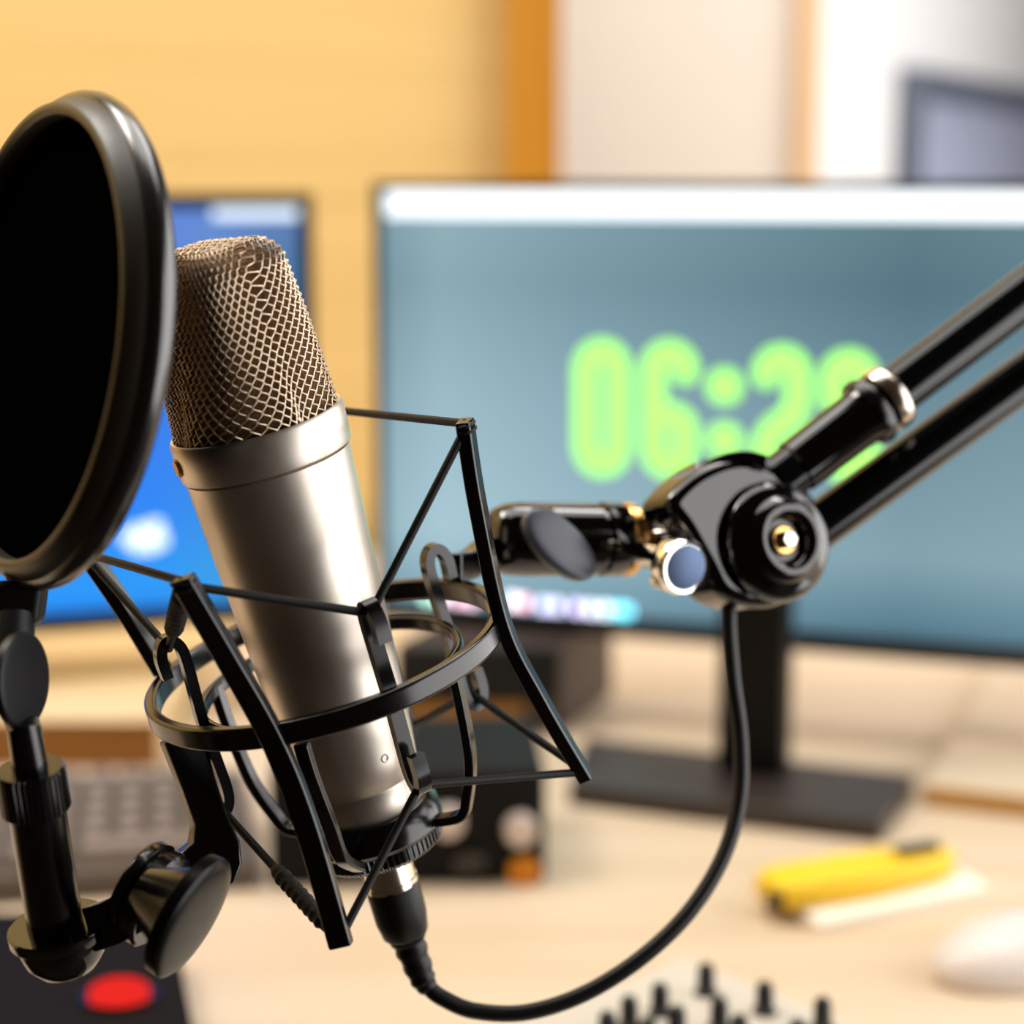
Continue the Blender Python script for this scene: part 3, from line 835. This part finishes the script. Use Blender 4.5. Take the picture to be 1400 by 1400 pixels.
# socket the upper tube sits in, and the silver ring on it
ua, ub = P(1060, 660, .606), P(1620, 236, .640); ud = (ub - ua).normalized()
def uat(px):                                   # point on the upper tube at image x
    t = 0
    for i in range(2000):
        q_ = ua + (ub - ua) * (i / 2000); w_ = q_ - CAM
        if 700 + F * w_.dot(RT) / w_.dot(FW) >= px: return q_
bm = B(); s0 = uat(1085); s1 = uat(1183); lathe(bm, s0, ud, [(.0080, 0), (.0090, .001), (.0094, (s1 - s0).length * .9), (.0102, (s1 - s0).length), (.0084, (s1 - s0).length)], 40); finish('tube_socket', bm, M['gloss'], ba, sharp=40)
s0 = uat(1181)
bm = B(); lathe(bm, s0, ud, [(.0085, 0), (.0116, .0006), (.0120, .003), (.0112, .0044), (.0085, .005)], 40); finish('cable_clip', bm, M['black'], ba, sharp=40)
s0 = uat(1202)
bm = B(); lathe(bm, s0, ud, [(.0085, 0), (.0108, .0006), (.0112, .0025), (.0112, .0045), (.0104, .0062), (.0085, .0066)], 40); finish('silver_ring', bm, M['silver'], ba, sharp=60)

# ------------------------------------------------------------------ cable
cb = thing('microphone_cable', 'black microphone cable looping from the microphone base up to the boom arm', 'cable', P(575, 1345, .545))
xz = zn - .0040
xc0 = O + eZ * xz
bm = B(); lathe(bm, xc0 + eZ * .004, -eZ, [(0, 0), (.0076, 0), (.0076, .014), (.0079, .0142), (.0079, .0158), (0, .0158)], 48); finish('connector_shell', bm, M['shell'], cb, sharp=40)
z_s = xz - .0105
bm = B()
def flat(k): return 1 + .02 * math.cos(6 * 2 * PI * k / 48)
lathe(bm, O, eZ, [(0, z_s - .0180), (.0062, z_s - .0180), (.0068, z_s - .0172), (.0077, z_s - .0120), (.0078, z_s - .001), (.0074, z_s), (0, z_s)], 48, rfun=flat); finish('connector_grip', bm, M['rubber'], cb, sharp=50)
bp0 = O + eZ * (z_s - .0175); bend = [bp0, bp0 - eZ * .0035, P(578, 1338, .556), P(588, 1352, .556)]
bsm = smooth(bend, 10); rs = []
for i in range(len(bsm)):
    t = i / (len(bsm) - 1); rs.append((.0060 - .0034 * t) * (1 + (.05 if i % 4 < 2 else -.05) * (1 if t < .8 else 0)))
bm = B(); tube(bm, bsm, rs, 24); finish('strain_relief', bm, M['rubber'], cb, sharp=30)
cpts = smooth([bsm[-3], P(604, 1364, .556), P(648, 1382, .557), P(720, 1384, .559), P(800, 1358, .562), P(880, 1307, .566), P(945, 1243, .572), P(990, 1168, .580), P(1011, 1090, .588), P(1012, 1010, .594), P(1002, 930, .598), P(996, 850, .600), P(998, 800, .603)], 12)
bm = B(); tube(bm, cpts, .00245, 16); finish('cord', bm, M['rubber'], cb)

# ------------------------------------------------------------------ pop filter
pf = thing('pop_filter', 'round black mesh pop filter on a short post at left of the microphone', 'pop filter', P(78, 1300, .495))
FC_D = .478
fr = ray(43, 462)
fr_n = fr.normalized()
fR = (RT - fr_n * RT.dot(fr_n)).normalized(); fU = fR.cross(fr_n)
FC = P(43, 462, FC_D)
tilt = rad(68.8)
nF = ((-fR * .988 + fU * .14) .normalized() * math.sin(tilt) - fr_n * math.cos(tilt)).normalized()
ri = 304 * FC_D / F; ro = 336 * FC_D / F
bm = B()
# cross-section (r, h): h towards the talker is positive
def hoop(name, prof, m):
    bm = B(); x_, y_ = perp(nF); seg = 128; rows = []
    for r_, h in prof: rows.append([bm.verts.new(FC + nF * h + (x_ * math.cos(2 * PI * k / seg) + y_ * math.sin(2 * PI * k / seg)) * r_) for k in range(seg)])
    rows.append(rows[0])
    for a_, b_ in zip(rows, rows[1:]):
        for k in range(seg): bm.faces.new((a_[k], a_[(k + 1) % seg], b_[(k + 1) % seg], b_[k]))
    finish(name, bm, m, pf, sharp=50)
hoop('front_ring', [(ri, -.0050), (ri - .0002, .0008), (ri + .0004, .0018), (ri + .0014, .0022), (ri + .0030, .0016), (ro - .0020, -.0006), (ro - .0006, -.0020), (ro - .0008, -.0050)], M['lip'])
hoop('hoop', [(ri + .001, -.0046), (ro - .0007, -.0026), (ro + .0004, -.0032), (ro + .0013, -.0044), (ro + .0016, -.0062), (ro + .0010, -.0082), (ro - .0004, -.0098), (ro - .0030, -.0106), (ro - .0045, -.0106), (ri + .001, -.0094)], M['hoop'])
bm = B(); lathe(bm, FC - nF * .0036, nF, [(ri + .0004, -.0008), (ri + .0004, .0008), (0, .0008)], 96)
finish('mesh_screen', bm, M['mesh'], pf)
# bracket under the hoop
dP = .484
bm = B()
prism(bm, [P(x, y, dP) for x, y in ((-18, 796), (58, 790), (56, 812), (51, 850), (40, 858), (-12, 858), (-20, 830))], camvec(0, 0, -1) * .009); finish('hoop_bracket', bm, M['matte'], pf, bevel=.0015)
# oval knob of the upper joint
kc = P(36, 930, .470); kn_ = camvec(.95, .02, .26)
bm = B(); wing(bm, kc, kn_, UP * .97 + RT * .1, .0120, .0118, .0030, .0004); finish('upper_knob', bm, M['knobdark'], pf, sharp=50)
bm = B(); tube(bm, [kc - kn_ * .002, kc - kn_ * .014], [.0052, .0048], 24); finish('knob_stem', bm, M['black'], pf)
# post
tA = P(76, 1268, .488); tB = P(46, 1075, .474)
pa = (tB - tA).normalized()
bm = B(); tube(bm, [tA, tA + (tB - tA) * .5, tB], .0071, 40); finish('post', bm, M['black'], pf)
cA = P(50, 1108, .476); 
def knurl2(k): return 1 + (.016 if k % 5 < 3 else -.03)
bm = B(); lathe(bm, cA, pa, [(.0060, 0), (.0078, .0), (.0086, .0008), (.0086, .0112), (.0080, .0120), (.0050, .0120)], 190, rfun=knurl2); finish('knurled_collar', bm, M['black'], pf, sharp=25)
rA = cA + pa * .010
bm = B(); tube(bm, [rA, rA + pa * .012, P(30, 985, .4775)], [.0044, .0042, .0042], 28); finish('rod', bm, M['black'], pf)
bm = B(); tube(bm, [P(29, 990, .4785), P(18, 900, .481), P(18, 845, .486)], [.0040, .0050, .0056], 24); finish('joint_body', bm, M['matte'], pf)
# cup at the foot of the post
cc_ = P(79, 1262, .488); ua_ = (pa + camvec(-.06, 0, .12) * .9).normalized()
ua_ = camvec(-.12, .93, .30)
bm = B(); lathe(bm, cc_, ua_, [(0, -.0150), (.0045, -.0145), (.0080, -.0126), (.0104, -.0092), (.0112, -.0055), (.0112, -.0036), (.0126, -.0034), (.0130, -.0028), (.0130, -.0004), (.0126, 0), (0, 0)], 64)
finish('cup', bm, M['gloss'], pf, sharp=40)
# link from cup to hinge
bm = B()
lk = smooth([P(128, 1268, .488), P(158, 1258, .487), P(190, 1240, .486), P(214, 1228, .487)], 6)
strip(bm, lk, UP, .0115, .008); finish('link', bm, M['black'], pf, bevel=.0015)
jn = camvec(.88, -.43, .26)
jc = P(213, 1228, .490)
bm = B(); lathe(bm, jc - jn * .007, jn, [(.0070, 0), (.0128, .0004), (.0134, .0014), (.0134, .0036), (.0122, .0042), (.0122, .0050), (.0130, .0056), (.0130, .0085), (.0122, .0092), (0, .0092)], 56); finish('hinge_disc', bm, M['black'], pf, sharp=35)
# broad tightening knob
tk = P(266, 1257, .474)
bm = B(); wing(bm, tk, jn, UP * .9 + RT * .45, .0164, .0160, .0042, .0016); finish('tightening_knob', bm, M['knob'], pf, sharp=50)
bm = B(); tube(bm, [tk - jn * .003, tk - jn * .009, tk - jn * .016], [.0128, .0096, .0060], 32); finish('knob_shaft', bm, M['black'], pf)
# flat bracket that bolts the filter to the mount's ring
bk = [(224, 1012), (282, 1012), (296, 1062), (312, 1112), (330, 1150), (333, 1182), (322, 1208), (302, 1216), (276, 1212), (240, 1205), (205, 1192), (222, 1172), (248, 1165), (264, 1152), (268, 1128), (252, 1082)]
pl = [P(x, y, .520 - (y - 1020) / 190 * .016) for x, y in bk]
bm = B(); prism(bm, pl, camvec(-.5, -.1, -.85) * .0055); finish('mount_bracket', bm, M['black'], pf, bevel=.0012)

# ------------------------------------------------------------------ light
def area(name, loc, target, sx, sy, power, col=(1, 1, 1)):
    l = bpy.data.lights.new(name, 'AREA'); l.shape = 'RECTANGLE'; l.size = sx; l.size_y = sy; l.energy = power; l.color = col
    o = bpy.data.objects.new(name, l); COL.objects.link(o); o.location = loc
    o.rotation_euler = (V(target) - V(loc)).to_track_quat('-Z', 'Y').to_euler()
    return o
area('window_daylight', (1.75, .75, 1.2), (0, .65, 1.1), 3.0, 2.1, 74, (1, .985, .97))
area('overhead_fill', (.1, 1.15, 2.55), (.05, 1.3, .7), 1.6, 1.1, 20, (1, .96, .90))  # unseen light added to brighten the desk
area('overhead_fill', (-.9, 1.1, 2.5), (-.6, 1.98, 1.2), .9, .9, 9.5, (1, .96, .89))  # added out of view to lift the yellow back wall
area('overhead_fill', (-.9, .95, 2.4), (-1.65, 1.0, 1.0), .6, .6, 20, (1, .94, .82))  # added washer, brightens the left wall for the gold reflections
area('overhead_fill', (.35, 1.5, 2.5), (.75, 2.6, 1.1), .7, .7, 15, (1, .98, .95))  # extra unseen light for the white wall and its panel
w = bpy.data.worlds.new('room_air'); SC.world = w; w.use_nodes = True
bg = w.node_tree.nodes['Background']; bg.inputs['Color'].default_value = (.30, .19, .10, 1); bg.inputs['Strength'].default_value = .08

SC.view_settings.view_transform = 'Standard'
SC.view_settings.look = 'None'
SC.view_settings.exposure = 0
SC.view_settings.gamma = 1
SC.view_settings.use_curve_mapping = False
SC.cycles.use_denoising = True
SC.cycles.max_bounces = 8
